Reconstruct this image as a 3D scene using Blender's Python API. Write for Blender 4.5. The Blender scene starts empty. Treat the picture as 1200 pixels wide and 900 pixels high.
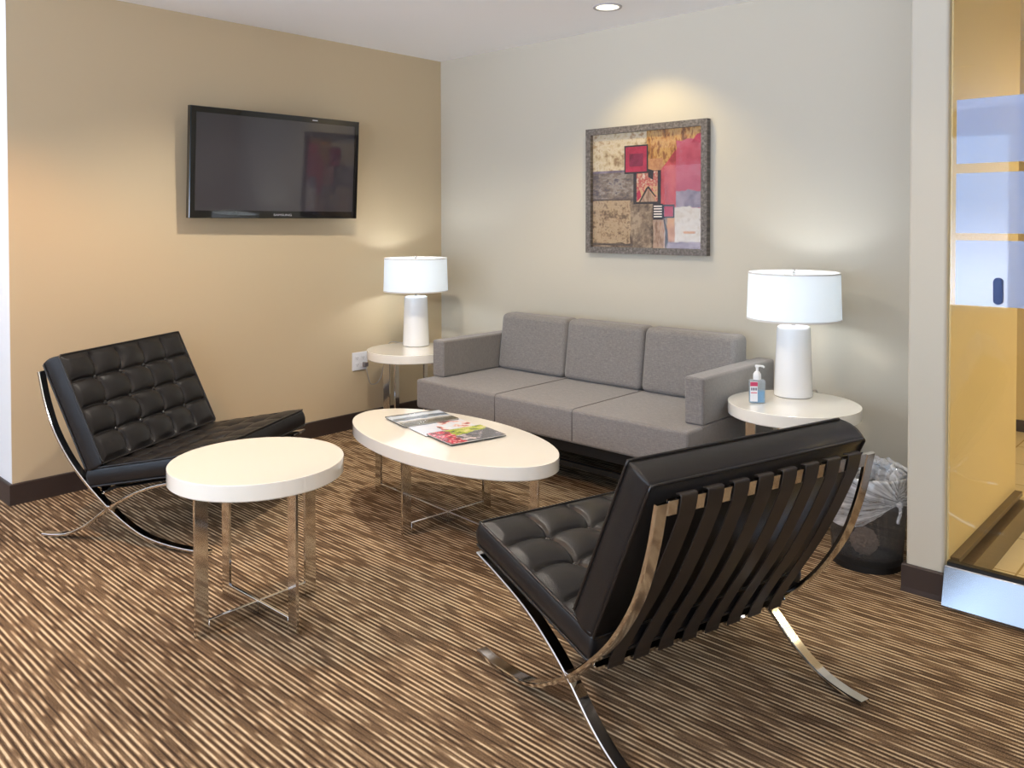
import bpy, bmesh, math, random
from mathutils import Vector, Matrix
random.seed(7)
PI = math.pi
SC = bpy.context.scene
COL = SC.collection

# ------------------------------------------------------------------ materials
def lin(c):
    return tuple((x/12.92 if x <= .04045 else ((x+.055)/1.055)**2.4) for x in (v/255 for v in c))

def mat(name, rgb=None, rough=.5, metal=0, spec=.5, lrgb=None, **kw):
    m = bpy.data.materials.new(name); m.use_nodes = True
    b = m.node_tree.nodes['Principled BSDF']
    c = lrgb if lrgb else lin(rgb)
    b.inputs['Base Color'].default_value = (*c, 1)
    b.inputs['Roughness'].default_value = rough
    b.inputs['Metallic'].default_value = metal
    b.inputs['Specular IOR Level'].default_value = spec
    for k, v in kw.items():
        b.inputs[k.replace('_', ' ')].default_value = v
    return m

class NT:
    def __init__(s, m):
        s.t = m.node_tree; s.b = s.t.nodes.get('Principled BSDF'); s.out = s.t.nodes['Material Output']
    def n(s, typ, **kw):
        nd = s.t.nodes.new(typ)
        for k, v in kw.items(): setattr(nd, k, v)
        return nd
    def l(s, a, b): s.t.links.new(a, b)
    def val(s, sock, v):
        if hasattr(v, 'is_linked') or isinstance(v, bpy.types.NodeSocket): s.l(v, sock)
        else: sock.default_value = v
    def math(s, op, a, b=None, c=None):
        nd = s.n('ShaderNodeMath', operation=op)
        s.val(nd.inputs[0], a)
        if b is not None: s.val(nd.inputs[1], b)
        if c is not None: s.val(nd.inputs[2], c)
        return nd.outputs[0]
    def comb(s, x, y, z):
        nd = s.n('ShaderNodeCombineXYZ')
        for i, v in enumerate((x, y, z)): s.val(nd.inputs[i], v)
        return nd.outputs[0]
    def coords(s, kind='Object'):
        tc = s.n('ShaderNodeTexCoord'); sp = s.n('ShaderNodeSeparateXYZ'); s.l(tc.outputs[kind], sp.inputs[0])
        return tc.outputs[kind], sp.outputs
    def noise(s, vec, scale, detail=2, rough=.5):
        nd = s.n('ShaderNodeTexNoise'); s.l(vec, nd.inputs['Vector'])
        nd.inputs['Scale'].default_value = scale; nd.inputs['Detail'].default_value = detail
        nd.inputs['Roughness'].default_value = rough
        return nd.outputs['Fac']
    def ramp(s, fac, stops, interp='LINEAR'):
        nd = s.n('ShaderNodeValToRGB'); cr = nd.color_ramp; cr.interpolation = interp
        while len(cr.elements) < len(stops): cr.elements.new(.5)
        for e, (p, c) in zip(cr.elements, stops): e.position = p; e.color = (*c, 1)
        s.l(fac, nd.inputs[0]); return nd.outputs[0]
    def bump(s, h, strength=.2, dist=.01):
        nd = s.n('ShaderNodeBump'); nd.inputs['Strength'].default_value = strength; nd.inputs['Distance'].default_value = dist
        s.l(h, nd.inputs['Height']); s.l(nd.outputs[0], s.b.inputs['Normal'])

def paint(name, rgb, rough=.6):
    m = mat(name, rgb, rough, spec=.3); t = NT(m); v, _ = t.coords()
    h = t.noise(v, 260, 2); t.bump(h, .06, .002)
    return m

M = {}
M['wall'] = paint('wall_paint', (194, 187, 171))
M['tan'] = paint('tan_wall_paint', (200, 181, 149))  # same wall paint, with the warm light on it put into the colour
M['white_wall'] = paint('white_wall_paint', (226, 224, 222))
M['ceil'] = paint('ceiling_paint', (246, 246, 248), .8)
M['gold'] = paint('golden_wall_paint', (238, 217, 162), .45)
M['base'] = mat('baseboard_rubber', (58, 46, 41), .45)
M['hallbase'] = mat('hall_baseboard', (92, 76, 58), .3)

def carpet():
    m = mat('striped_carpet', (120, 90, 60), .95, spec=.1); t = NT(m); v, (x, y, z) = t.coords()
    pitch = .0172
    S = lambda a, k: t.math('MULTIPLY', t.math('SUBTRACT', a, .5), k)
    grain = t.noise(v, 330, 2, .8)
    yj = t.math('ADD', y, t.math('ADD', S(t.noise(v, 14, 1), .0022), S(grain, .004)))
    r = t.math('DIVIDE', yj, pitch); row = t.math('FLOOR', r); fr = t.math('SUBTRACT', r, row)
    # a pale yarn runs down the middle of each row, broken into dashes; the shade between the rows is painted as dark lines
    d = t.math('ABSOLUTE', t.math('SUBTRACT', fr, .5))
    def smooth(val, lo, hi):
        nd = t.n('ShaderNodeMapRange'); nd.interpolation_type = 'SMOOTHSTEP'
        t.val(nd.inputs['Value'], val); nd.inputs['From Min'].default_value = lo; nd.inputs['From Max'].default_value = hi
        return nd.outputs[0]
    pale = t.math('SUBTRACT', 1.0, smooth(d, .10, .26)); dark = smooth(d, .30, .46)
    def lane(kx, seed, rw):
        return t.noise(t.comb(t.math('ADD', t.math('MULTIPLY', x, kx), t.math('MULTIPLY', rw, 37.31)), t.math('MULTIPLY', rw, 11.7), seed), 1.0, 1, .5)
    on = smooth(lane(7.0, 0.0, row), .36, .56)
    row2 = t.math('FLOOR', t.math('ADD', r, .5))
    on2 = smooth(lane(6.0, 3.0, row2), .38, .58)
    tone = lane(3.0, 7.0, row)
    f = t.math('ADD', .40, t.math('MULTIPLY', t.math('MULTIPLY', pale, on), .42))
    f = t.math('SUBTRACT', f, t.math('MULTIPLY', t.math('MULTIPLY', dark, on2), .26))
    f = t.math('ADD', f, S(tone, .30)); f = t.math('ADD', f, S(grain, .85)); f = t.math('ADD', f, S(t.noise(v, 2.2, 2), .08))
    c = t.ramp(f, [(.08, lin((52, 40, 31))), (.26, lin((82, 64, 48))), (.42, lin((112, 90, 68))), (.62, lin((164, 138, 108))), (.86, lin((216, 194, 160)))])
    t.l(c, t.b.inputs['Base Color'])
    h = t.math('ADD', t.math('MULTIPLY', pale, .5), grain)
    t.bump(h, .5, .004)
    return m
M['carpet'] = carpet()

def tile():
    m = mat('cream_floor_tile', (236, 222, 186), .25); t = NT(m); v, _ = t.coords()
    b = t.n('ShaderNodeTexBrick'); t.l(v, b.inputs['Vector'])
    b.offset = 0; b.inputs['Scale'].default_value = 1
    b.inputs['Color1'].default_value = (*lin((240, 228, 196)), 1); b.inputs['Color2'].default_value = (*lin((233, 218, 182)), 1)
    b.inputs['Mortar'].default_value = (*lin((186, 164, 122)), 1); b.inputs['Mortar Size'].default_value = .004
    b.inputs['Brick Width'].default_value = .4; b.inputs['Row Height'].default_value = .4
    t.l(b.outputs[0], t.b.inputs['Base Color'])
    return m
M['tile'] = tile()

def fabric():
    m = mat('grey_woven_fabric', (120, 113, 112), .9, spec=.2); t = NT(m); v, (x, y, z) = t.coords()
    w1 = t.noise(t.comb(t.math('MULTIPLY', x, 55.0), t.math('MULTIPLY', y, 420.0), t.math('MULTIPLY', z, 520.0)), 1, 2, .6)
    w2 = t.noise(t.comb(t.math('MULTIPLY', x, 300.0), t.math('MULTIPLY', y, 300.0), t.math('MULTIPLY', z, 60.0)), 1, 1)
    f = t.math('ADD', t.math('MULTIPLY', w1, .7), t.math('MULTIPLY', w2, .3))
    c = t.ramp(f, [(.3, lin((108, 104, 102))), (.5, lin((126, 121, 118))), (.72, lin((147, 142, 137)))])
    t.l(c, t.b.inputs['Base Color']); t.bump(f, .15, .002)
    t.b.inputs['Sheen Weight'].default_value = .25
    return m
M['fabric'] = fabric()
M['seam'] = mat('grey_seam_thread', (104, 98, 96), .9)

def leather():
    m = mat('black_leather', (27, 25, 25), .36, spec=.36); t = NT(m); v, _ = t.coords()
    c = t.n('ShaderNodeTexVoronoi'); t.l(v, c.inputs['Vector']); c.inputs['Scale'].default_value = 420
    n = t.noise(v, 14, 4)
    h = t.math('ADD', t.math('MULTIPLY', c.outputs['Distance'], .25), t.math('MULTIPLY', n, 1.2))
    t.bump(h, .22, .006)
    r = t.math('MULTIPLY_ADD', n, .22, .26); t.l(r, t.b.inputs['Roughness'])
    return m
M['leather'] = leather()
M['piping'] = mat('black_leather_piping', (24, 21, 20), .34)
M['button'] = mat('leather_button', (46, 43, 41), .25)
M['strap'] = mat('dark_brown_saddle_strap', (34, 28, 25), .45)
M['chrome'] = mat('polished_chrome', lrgb=(.72, .70, .67), rough=.09, metal=1)
M['steel'] = mat('brushed_rail_steel', lrgb=(.50, .51, .55), rough=.20, metal=1)
M['tabletop'] = mat('white_lacquer', (240, 235, 224), .10, Coat_Weight=.8)
M['ceramic'] = mat('white_ceramic', (238, 238, 238), .22)
M['black'] = mat('black_enamel', (18, 17, 17), .45)
M['tvframe'] = mat('tv_bezel_gloss_black', (12, 12, 14), .03, spec=.8)
M['tvback'] = mat('tv_back_plastic', (20, 20, 21), .5)
M['tvscreen'] = mat('tv_screen', (52, 50, 56), .04, spec=1.0)
M['logo'] = mat('silver_logo', (190, 190, 195), .35, metal=.3)
M['sticker'] = mat('pale_sticker', (214, 222, 232), .4)
M['outlet'] = mat('white_outlet_plastic', (232, 233, 236), .35)
M['slot'] = mat('socket_slot', (70, 68, 68), .6)
M['cord'] = mat('grey_cord', (172, 166, 158), .5)
M['plug'] = mat('grey_plug', (112, 106, 106), .5)
M['pump'] = mat('white_pump_plastic', (240, 241, 243), .3)
M['lens'] = None

def emis(name, rgb, strength):
    m = bpy.data.materials.new(name); m.use_nodes = True; t = m.node_tree; t.nodes.clear()
    o = t.nodes.new('ShaderNodeOutputMaterial'); e = t.nodes.new('ShaderNodeEmission')
    e.inputs[0].default_value = (*lin(rgb), 1); e.inputs[1].default_value = strength
    t.links.new(e.outputs[0], o.inputs[0]); return m
M['lens'] = emis('downlight_lens', (255, 250, 226), 1.6)
M['bulb'] = emis('lamp_bulb', (238, 246, 255), 6)

def shade():
    m = bpy.data.materials.new('lampshade_linen'); m.use_nodes = True; t = m.node_tree; t.nodes.clear()
    o = t.nodes.new('ShaderNodeOutputMaterial')
    d = t.nodes.new('ShaderNodeBsdfDiffuse'); d.inputs[0].default_value = (.86, .87, .88, 1)
    tr = t.nodes.new('ShaderNodeBsdfTranslucent'); tr.inputs[0].default_value = (.88, .94, .99, 1)
    mx = t.nodes.new('ShaderNodeMixShader'); mx.inputs[0].default_value = .36
    t.links.new(d.outputs[0], mx.inputs[1]); t.links.new(tr.outputs[0], mx.inputs[2])
    em = t.nodes.new('ShaderNodeEmission'); em.inputs[0].default_value = (.80, .92, 1, 1); em.inputs[1].default_value = .16
    ad = t.nodes.new('ShaderNodeAddShader'); t.links.new(mx.outputs[0], ad.inputs[0]); t.links.new(em.outputs[0], ad.inputs[1])
    t.links.new(ad.outputs[0], o.inputs[0]); return m
M['shade'] = shade()
M['shade_trim'] = mat('lampshade_hem', (214, 210, 206), .8)

def glassy(name, tint, gloss_rough=.02, film=None, fac=.5, ior=1.5):
    """thin sheet: fresnel reflection over a tinted see-through (optionally part diffuse film)"""
    m = bpy.data.materials.new(name); m.use_nodes = True; t = m.node_tree; t.nodes.clear()
    o = t.nodes.new('ShaderNodeOutputMaterial')
    tr = t.nodes.new('ShaderNodeBsdfTransparent'); tr.inputs[0].default_value = (*tint, 1)
    base = tr.outputs[0]
    if film:
        d = t.nodes.new('ShaderNodeBsdfDiffuse'); d.inputs[0].default_value = (*film, 1)
        tl = t.nodes.new('ShaderNodeBsdfTranslucent'); tl.inputs[0].default_value = (*film, 1)
        mm = t.nodes.new('ShaderNodeMixShader'); mm.inputs[0].default_value = .35
        t.links.new(d.outputs[0], mm.inputs[1]); t.links.new(tl.outputs[0], mm.inputs[2])
        mx = t.nodes.new('ShaderNodeMixShader'); mx.inputs[0].default_value = fac
        t.links.new(base, mx.inputs[1]); t.links.new(mm.outputs[0], mx.inputs[2]); base = mx.outputs[0]
    g = t.nodes.new('ShaderNodeBsdfGlossy'); g.inputs['Roughness'].default_value = gloss_rough
    fr = t.nodes.new('ShaderNodeFresnel'); fr.inputs[0].default_value = ior
    ge = t.nodes.new('ShaderNodeNewGeometry'); inv = t.nodes.new('ShaderNodeMath'); inv.operation = 'SUBTRACT'; inv.inputs[0].default_value = 1
    t.links.new(ge.outputs['Backfacing'], inv.inputs[1])
    mu = t.nodes.new('ShaderNodeMath'); mu.operation = 'MULTIPLY'
    t.links.new(fr.outputs[0], mu.inputs[0]); t.links.new(inv.outputs[0], mu.inputs[1])
    m2 = t.nodes.new('ShaderNodeMixShader'); t.links.new(mu.outputs[0], m2.inputs[0])
    t.links.new(base, m2.inputs[1]); t.links.new(g.outputs[0], m2.inputs[2]); t.links.new(m2.outputs[0], o.inputs[0])
    return m
M['glass'] = glassy('partition_glass', (.97, .96, .93), ior=1.7)
M['film'] = glassy('frosted_film', (.90, .94, 1), .03, (.46, .62, .97), .50, 1.62)  # blue of the reflected sky is put into the film colour
M['pane'] = glassy('window_pane', (.95, .97, 1))
M['picglass'] = glassy('picture_glazing', (1, 1, 1), ior=1.35)
def bagmat():
    m = glassy('clear_bin_bag', (.95, .96, .97), .13, (.88, .89, .91), .30, 1.75); t = NT(m)
    mx = [n for n in m.node_tree.nodes if n.type == 'MIX_SHADER' and abs(n.inputs[0].default_value-.30) < 1e-4][0]
    v, (x, y, z) = t.coords(); kv = math.radians(-30)
    # gloss streaks of the folds, painted as whiter film running to the knot
    xr = t.math('ADD', t.math('MULTIPLY', x, math.cos(kv)), t.math('MULTIPLY', y, math.sin(kv)))
    yr = t.math('SUBTRACT', t.math('MULTIPLY', y, math.cos(kv)), t.math('MULTIPLY', x, math.sin(kv)))
    an = t.math('MULTIPLY', t.math('ARCTAN2', yr, xr), .155); dz = t.math('SUBTRACT', z, .272)
    u = t.math('ARCTAN2', dz, t.math('ADD', t.math('ABSOLUTE', an), .015))
    n = t.noise(t.comb(t.math('MULTIPLY', u, 9.0), t.math('SIGN', an), t.math('MULTIPLY', an, 6.0)), 1.0, 4, .65)
    f = t.n('ShaderNodeMapRange'); t.l(n, f.inputs['Value'])
    for k, q in (('From Min', .36), ('From Max', .68), ('To Min', .14), ('To Max', .88)): f.inputs[k].default_value = q
    t.l(f.outputs[0], mx.inputs[0]); return m
M['bag'] = bagmat()
M['bag_in'] = glassy('clear_bag_single_film', (.96, .96, .97), .16, (.86, .87, .89), .12, 1.5)
M['bottle'] = glassy('clear_bottle_plastic', (.90, .95, .97), .05, (.85, .9, .94), .25)
M['gel'] = mat('blue_sanitizer_gel', (92, 178, 232), .15, Transmission_Weight=.35)
M['label_w'] = mat('bottle_label_white', (238, 240, 246), .4)
M['label_p'] = mat('bottle_label_pink', (206, 70, 108), .4)
M['label_d'] = mat('bottle_label_ink', (40, 44, 84), .4)
M['pull'] = mat('blue_pull_metal', (18, 46, 96), .3, metal=.2)
M['winframe'] = mat('window_frame_alu', (150, 190, 215), .4)
M['wrapper'] = mat('crumpled_paper', (196, 176, 158), .8)

def meshbin():
    m = bpy.data.materials.new('black_wire_mesh'); m.use_nodes = True; t = NT(m)
    t.b.inputs['Base Color'].default_value = (.012, .011, .011, 1); t.b.inputs['Roughness'].default_value = .4
    tc, (x, y, z) = t.coords()
    a = t.math('ARCTAN2', y, x)
    h = t.math('SINE', t.math('MULTIPLY', a, 260.0)); k = t.math('SINE', t.math('MULTIPLY', z, 2000.0))
    s = t.math('GREATER_THAN', t.math('MAXIMUM', h, k), .54)
    tr = t.n('ShaderNodeBsdfTransparent'); mx = t.n('ShaderNodeMixShader')
    t.l(s, mx.inputs[0]); t.l(tr.outputs[0], mx.inputs[1]); t.l(t.b.outputs[0], mx.inputs[2]); t.l(mx.outputs[0], t.out.inputs[0])
    return m
M['mesh'] = meshbin()

def woodgrey():
    m = mat('weathered_grey_wood', (98, 88, 80), .6); t = NT(m); v, (x, y, z) = t.coords()
    n = t.noise(t.comb(t.math('MULTIPLY', x, 18.0), y, t.math('MULTIPLY', z, 18.0)), 4, 5, .7)
    c = t.ramp(n, [(.3, lin((64, 56, 50))), (.5, lin((98, 91, 86))), (.7, lin((136, 129, 123)))])
    t.l(c, t.b.inputs['Base Color']); t.bump(n, .3, .004); return m
M['frame'] = woodgrey()

def mottled(name, stops, scale=14, seed=0.0, stretch=(1, 1, 1), rough=.55):
    m = mat(name, (128, 128, 128), rough); t = NT(m); v, (x, y, z) = t.coords()
    vec = t.comb(t.math('MULTIPLY', x, stretch[0]), seed, t.math('MULTIPLY', z, stretch[2]))
    n = t.noise(vec, scale, 6, .65)
    n2 = t.noise(vec, scale*4, 3, .6)
    f = t.math('ADD', t.math('MULTIPLY', n, .75), t.math('MULTIPLY', n2, .25))
    f = t.math('MULTIPLY_ADD', t.math('SUBTRACT', f, .5), 1.9, .5)
    c = t.ramp(f, [(p, lin(tuple(.90*q for q in k))) for p, k in stops]); t.l(c, t.b.inputs['Base Color']); return m

# ------------------------------------------------------------------ mesh helpers
def link(name, bm, m, parent=None, smooth=False, auto=False):
    me = bpy.data.meshes.new(name)
    bmesh.ops.recalc_face_normals(bm, faces=bm.faces[:])
    if auto:
        for e in bm.edges:
            if len(e.link_faces) == 2 and e.calc_face_angle(0) > math.radians(38): e.smooth = False
        for f in bm.faces: f.smooth = True
    elif smooth:
        for f in bm.faces: f.smooth = True
    bm.to_mesh(me); bm.free()
    for x in (m if isinstance(m, (list, tuple)) else [m]): me.materials.append(x)
    o = bpy.data.objects.new(name, me); COL.objects.link(o)
    if auto:
        wn = o.modifiers.new('weighted_normal', 'WEIGHTED_NORMAL'); wn.keep_sharp = True; wn.weight = 100
    if parent is not None: o.parent = parent
    return o

def empty(name, loc, rot=0):
    o = bpy.data.objects.new(name, None); COL.objects.link(o); o.location = loc; o.rotation_euler = (0, 0, rot)
    o.empty_display_size = .1; return o

def tag(o, label, cat, group=None):
    o['label'] = label; o['category'] = cat
    if group: o['group'] = group
    return o

def struct(name, bm, m, parent=None, **kw):
    o = link(name, bm, m, parent, **kw)
    if parent is None: o['kind'] = 'structure'
    return o

def bx(x0, x1, y0, y1, z0, z1, bm=None, r=0, seg=3, mi=0, mtx=None):
    own = bmesh.new()
    vs = [own.verts.new((x, y, z)) for z in (z0, z1) for y in (y0, y1) for x in (x0, x1)]
    for f in ((0, 1, 3, 2), (4, 6, 7, 5), (0, 4, 5, 1), (2, 3, 7, 6), (0, 2, 6, 4), (1, 5, 7, 3)):
        own.faces.new([vs[i] for i in f])
    if r: bmesh.ops.bevel(own, geom=own.edges[:], offset=r, segments=seg, profile=.5, affect='EDGES')
    for f in own.faces: f.material_index = mi
    if mtx is not None: bmesh.ops.transform(own, matrix=mtx, verts=own.verts[:])
    if bm is None: return own
    return merge(bm, own)

def merge(bm, own):
    mp = {}
    for v in own.verts: mp[v] = bm.verts.new(v.co)
    for f in own.faces:
        try:
            g = bm.faces.new([mp[v] for v in f.verts]); g.material_index = f.material_index; g.smooth = f.smooth
        except ValueError: pass
    own.free(); return bm

def lathe(prof, n=48, bm=None, c=(0, 0), sx=1, sy=1, mi=0, closed=False):
    bm = bm or bmesh.new(); rings = []
    for (r, z) in prof:
        if r < 1e-6: rings.append([bm.verts.new((c[0], c[1], z))])
        else: rings.append([bm.verts.new((c[0]+sx*r*math.cos(2*PI*i/n), c[1]+sy*r*math.sin(2*PI*i/n), z)) for i in range(n)])
    pairs = list(zip(rings, rings[1:]))
    if closed: pairs.append((rings[-1], rings[0]))
    for a, b in pairs:
        for i in range(n):
            j = (i+1) % n
            if len(a) == 1 and len(b) == 1: continue
            if len(a) == 1: f = bm.faces.new((a[0], b[i], b[j]))
            elif len(b) == 1: f = bm.faces.new((a[i], a[j], b[0]))
            else: f = bm.faces.new((a[i], a[j], b[j], b[i]))
            f.material_index = mi
    return bm

def tube(pts, r, n=8, bm=None, closed=False, mi=0):
    bm = bm or bmesh.new(); P = [Vector(p) for p in pts]; N = len(P); rings = []
    up = Vector((0, 0, 1)); prev = None
    for i in range(N):
        if closed: t = (P[(i+1) % N]-P[i-1])
        else: t = P[min(i+1, N-1)]-P[max(i-1, 0)]
        if t.length < 1e-9: t = Vector((1, 0, 0))
        t.normalize()
        if prev is None:
            a = t.cross(up)
            if a.length < .1: a = t.cross(Vector((1, 0, 0)))
        else: a = prev - t*prev.dot(t)
        a.normalize(); prev = a; b = t.cross(a)
        rings.append([bm.verts.new(P[i]+a*r*math.cos(2*PI*k/n)+b*r*math.sin(2*PI*k/n)) for k in range(n)])
    for i in range(N if closed else N-1):
        A, B = rings[i], rings[(i+1) % N]
        for k in range(n):
            f = bm.faces.new((A[k], A[(k+1) % n], B[(k+1) % n], B[k])); f.material_index = mi
    if not closed:
        bm.faces.new(rings[0][::-1]); bm.faces.new(rings[-1])
    return bm

def spline(pts, m=8):
    """Catmull-Rom through points of any dimension"""
    P = [tuple(p) for p in pts]; out = []
    P = [tuple(2*a-b for a, b in zip(P[0], P[1]))]+P+[tuple(2*a-b for a, b in zip(P[-1], P[-2]))]
    for i in range(1, len(P)-2):
        for k in range(m):
            t = k/m; q = []
            for a, b, c, d in zip(P[i-1], P[i], P[i+1], P[i+2]):
                q.append(.5*((2*b)+(-a+c)*t+(2*a-5*b+4*c-d)*t*t+(-a+3*b-3*c+d)*t**3))
            out.append(tuple(q))
    out.append(P[-2]); return out

def bar(path, s0, s1, th, bm=None, side=0):
    """flat bar: path in (x,z), lateral extent s0..s1 in y, thickness th (side 0 centred, +1 above path normal)"""
    bm = bm or bmesh.new(); N = len(path); rings = []
    for i in range(N):
        a = path[max(i-1, 0)]; b = path[min(i+1, N-1)]
        tx, tz = b[0]-a[0], b[1]-a[1]; L = math.hypot(tx, tz) or 1; nx, nz = -tz/L, tx/L
        lo, hi = (-th/2, th/2) if side == 0 else ((0, th) if side > 0 else (-th, 0))
        x, z = path[i]
        c = min(.0025, th*.3)
        pts = [(s0, lo+c), (s0+c, lo), (s1-c, lo), (s1, lo+c), (s1, hi-c), (s1-c, hi), (s0+c, hi), (s0, hi-c)]
        rings.append([bm.verts.new((x+nx*k, s, z+nz*k)) for s, k in pts])
    n = 8
    for A, B in zip(rings, rings[1:]):
        for k in range(n): bm.faces.new((A[k], A[(k+1) % n], B[(k+1) % n], B[k]))
    bm.faces.new(rings[0][::-1]); bm.faces.new(rings[-1]); return bm

# ------------------------------------------------------------------ camera (solved from the photo)
CAM = Vector((4.291, -3.8991, 1.3127))
yaw, pit, rol = math.radians(42.838), math.radians(1.1732), math.radians(-.0716)
Fv = Vector((-math.sin(yaw)*math.cos(pit), math.cos(yaw)*math.cos(pit), -math.sin(pit)))
Rv = Vector((math.cos(yaw), math.sin(yaw), 0)); Uv = Rv.cross(Fv)
Rv, Uv = Rv*math.cos(rol)+Uv*math.sin(rol), Uv*math.cos(rol)-Rv*math.sin(rol)
cam = bpy.data.cameras.new('camera'); co = bpy.data.objects.new('camera', cam); COL.objects.link(co)
mw = Matrix((Rv, Uv, -Fv)).transposed().to_4x4(); mw.translation = CAM; co.matrix_world = mw
cam.sensor_width = 36; cam.lens = 966.5193/1200*36; cam.shift_y = -(450-279.61)/1200
cam.clip_start = .05; cam.clip_end = 200
SC.camera = co

# ------------------------------------------------------------------ the room
H = 2.428; YL = -2.687; BH = .098
XP, XQ, YP = 3.339, 3.464, -.815
X0, X1, Y0, YH = -3.0, 7.5, -7.0, 2.0
struct('floor', bx(X0-.12, X1+.12, Y0-.12, .12, -.1, 0), M['carpet'])
bm = bx(XQ-.004, X1, -.80, YH, -.0995, .003); bx(1.2, XQ-.004, .121, YH, -.0995, .003, bm)
struct('floor_hall', bm, M['tile'])
struct('ceiling', bx(X0-.12, X1+.12, Y0-.12, .12, H, H+.1), M['ceil'])
struct('ceiling_hall', bx(1.2, X1+.12, .12, YH+.1, H, H+.1), M['ceil'])
struct('wall_left', bx(-.14, 0, YL, .12, 0, H), M['tan'])
struct('wall_left_return', bx(X0, -.0005, YL-.002, YL+.12, 0, H), M['white_wall'])
struct('wall_back', bx(0, XQ, 0, .12, 0, H), M['wall'])
# wing wall with softly rounded end corners
bm = bx(XP, XQ, YP, 0, 0, H)
es = [e for e in bm.edges if abs(e.verts[0].co.z-e.verts[1].co.z) > 1 and e.verts[0].co.y < -.5]
bmesh.ops.bevel(bm, geom=es, offset=.012, segments=5, profile=.5, affect='EDGES')
struct('wall_right', bm, M['wall'], auto=True)
struct('wall_hall', bx(XQ, XQ+.006, YP+.03, .21, 0, H), M['gold'])
struct('wall_hall_end', bx(1.3, XQ+.0055, .121, .21, 0, H), M['gold'])
struct('wall_hall_far', bx(1.2, X1, YH, YH+.1, 0, H), M['gold'])
struct('wall_hall_side', bx(1.2, 1.3, .12, YH, 0, H), M['gold'])
struct('wall_outer_right', bx(X1, X1+.12, Y0, YH, 0, H), M['wall'])
struct('wall_outer_left', bx(X0-.12, X0, Y0, YL+.12, 0, H), M['wall'])
# window wall behind the photographer
WIN = [(-2.7, -.5), (-.1, 2.4), (2.9, 5.0), (5.4, 7.2)]; WZ0, WZ1 = .40, 2.22
bm = bmesh.new(); bx(X0, X1, Y0-.12, Y0, 0, WZ0, bm); bx(X0, X1, Y0-.12, Y0, WZ1, H, bm)
xs = [X0]+[v for w in WIN for v in w]+[X1]
for a, b in zip(xs[::2], xs[1::2]): bx(a, b, Y0-.12, Y0, WZ0, WZ1, bm)
struct('wall_front', bm, M['wall'])
for i, (a, b) in enumerate(WIN):
    bm = bmesh.new(); f = .05
    bx(a, b, Y0-.09, Y0-.03, WZ0, WZ0+f, bm); bx(a, b, Y0-.09, Y0-.03, WZ1-f, WZ1, bm)
    n = 3
    for k in range(n+1):
        xx = a+(b-a-f)*k/n; bx(xx, xx+f, Y0-.09, Y0-.03, WZ0+f, WZ1-f, bm)
    w = struct('window_%d' % (i+1), bm, M['winframe'])
    link('window_glass', bx(a+.02, b-.02, Y0-.064, Y0-.058, WZ0+.02, WZ1-.02), M['pane'], w)
    L = bpy.data.lights.new('window_portal', 'AREA'); L.shape = 'RECTANGLE'; L.size = b-a; L.size_y = WZ1-WZ0
    L.cycles.is_portal = True
    o = bpy.data.objects.new('window_portal', L); COL.objects.link(o); o.location = ((a+b)/2, Y0-.13, (WZ0+WZ1)/2)
    o.rotation_euler = (PI/2, 0, 0)

def baseboard(name, pts, h=BH, t=.012, m=None):
    """rubber cove base along a floor polyline; room side is to the right of the direction of travel"""
    bm = bmesh.new(); P = [Vector((x, y)) for x, y in pts]; N = len(P); nrm = []
    for a, b in zip(P, P[1:]):
        d = (b-a).normalized(); nrm.append(Vector((d.y, -d.x)))
    off = []
    for i in range(N):
        if i == 0: off.append(nrm[0])
        elif i == N-1: off.append(nrm[-1])
        else:
            s = nrm[i-1]+nrm[i]; off.append(s/(s.dot(nrm[i])))
    prof = [(0, 0), (t*1.15, 0), (t*1.1, .006), (t, .018), (t, h-.004), (t-.004, h), (0, h)]
    rings = [[bm.verts.new((P[i].x+off[i].x*k, P[i].y+off[i].y*k, z)) for k, z in prof] for i in range(N)]
    for A, B in zip(rings, rings[1:]):
        for k in range(len(prof)): bm.faces.new((A[k], A[(k+1) % len(prof)], B[(k+1) % len(prof)], B[k]))
    bm.faces.new(rings[0][::-1]); bm.faces.new(rings[-1])
    return struct(name, bm, m or M['base'])
baseboard('baseboard_left', [(X0, YL-.002), (.0, YL-.002), (.0, -.013)][::1])
baseboard('baseboard_back', [(.001, 0), (XP, 0)])
baseboard('baseboard_right', [(XP, -.014), (XP, YP), (XQ-.001, YP)])
bm = bx(XQ+.006, XQ+.020, YP+.05, .205, .003, .125); bx(XQ+.020, XQ+.060, YP+.05, .205, .003, .105, bm); bx(XQ+.006, XQ+.035, YP+.05, .205, .125, .142, bm)
struct('baseboard_hall', bm, M['hallbase'])
struct('baseboard_hall_far', bx(1.3, X1, YH-.012, YH, .003, .075), M['base'])

# glass partition at the right
part = struct('door_1', bx(XQ+.012, X1-.01, YP-.006, YP+.004, .125, H-.03), M['glass'])
bm = bmesh.new()
pr_ = [(YP-.060, .004), (YP-.060, .010), (YP-.024, .132), (YP-.021, .135), (YP+.020, .135), (YP+.020, .004)]
A_ = [bm.verts.new((XQ+.008, y, z)) for y, z in pr_]; B_ = [bm.verts.new((X1-.01, y, z)) for y, z in pr_]
bm.faces.new(A_); bm.faces.new(B_[::-1])
for k in range(6): bm.faces.new((A_[k], B_[k], B_[(k+1) % 6], A_[(k+1) % 6]))
link('bottom_rail', bm, M['steel'], part)
link('bottom_gasket', bx(XQ+.012, X1-.01, YP-.012, YP+.014, .1355, .146), M['black'], part)
link('top_rail', bx(XQ+.008, X1-.01, YP-.022, YP+.020, H-.05, H-.001, r=.003), M['steel'], part)
for (a, b) in ((1.03, 1.248), (1.272, 1.474), (1.506, 1.722)):
    link('frosted_film', bx(XQ+.028, X1-.02, YP-.0075, YP-.0065, a, b), M['film'], part)
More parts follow.
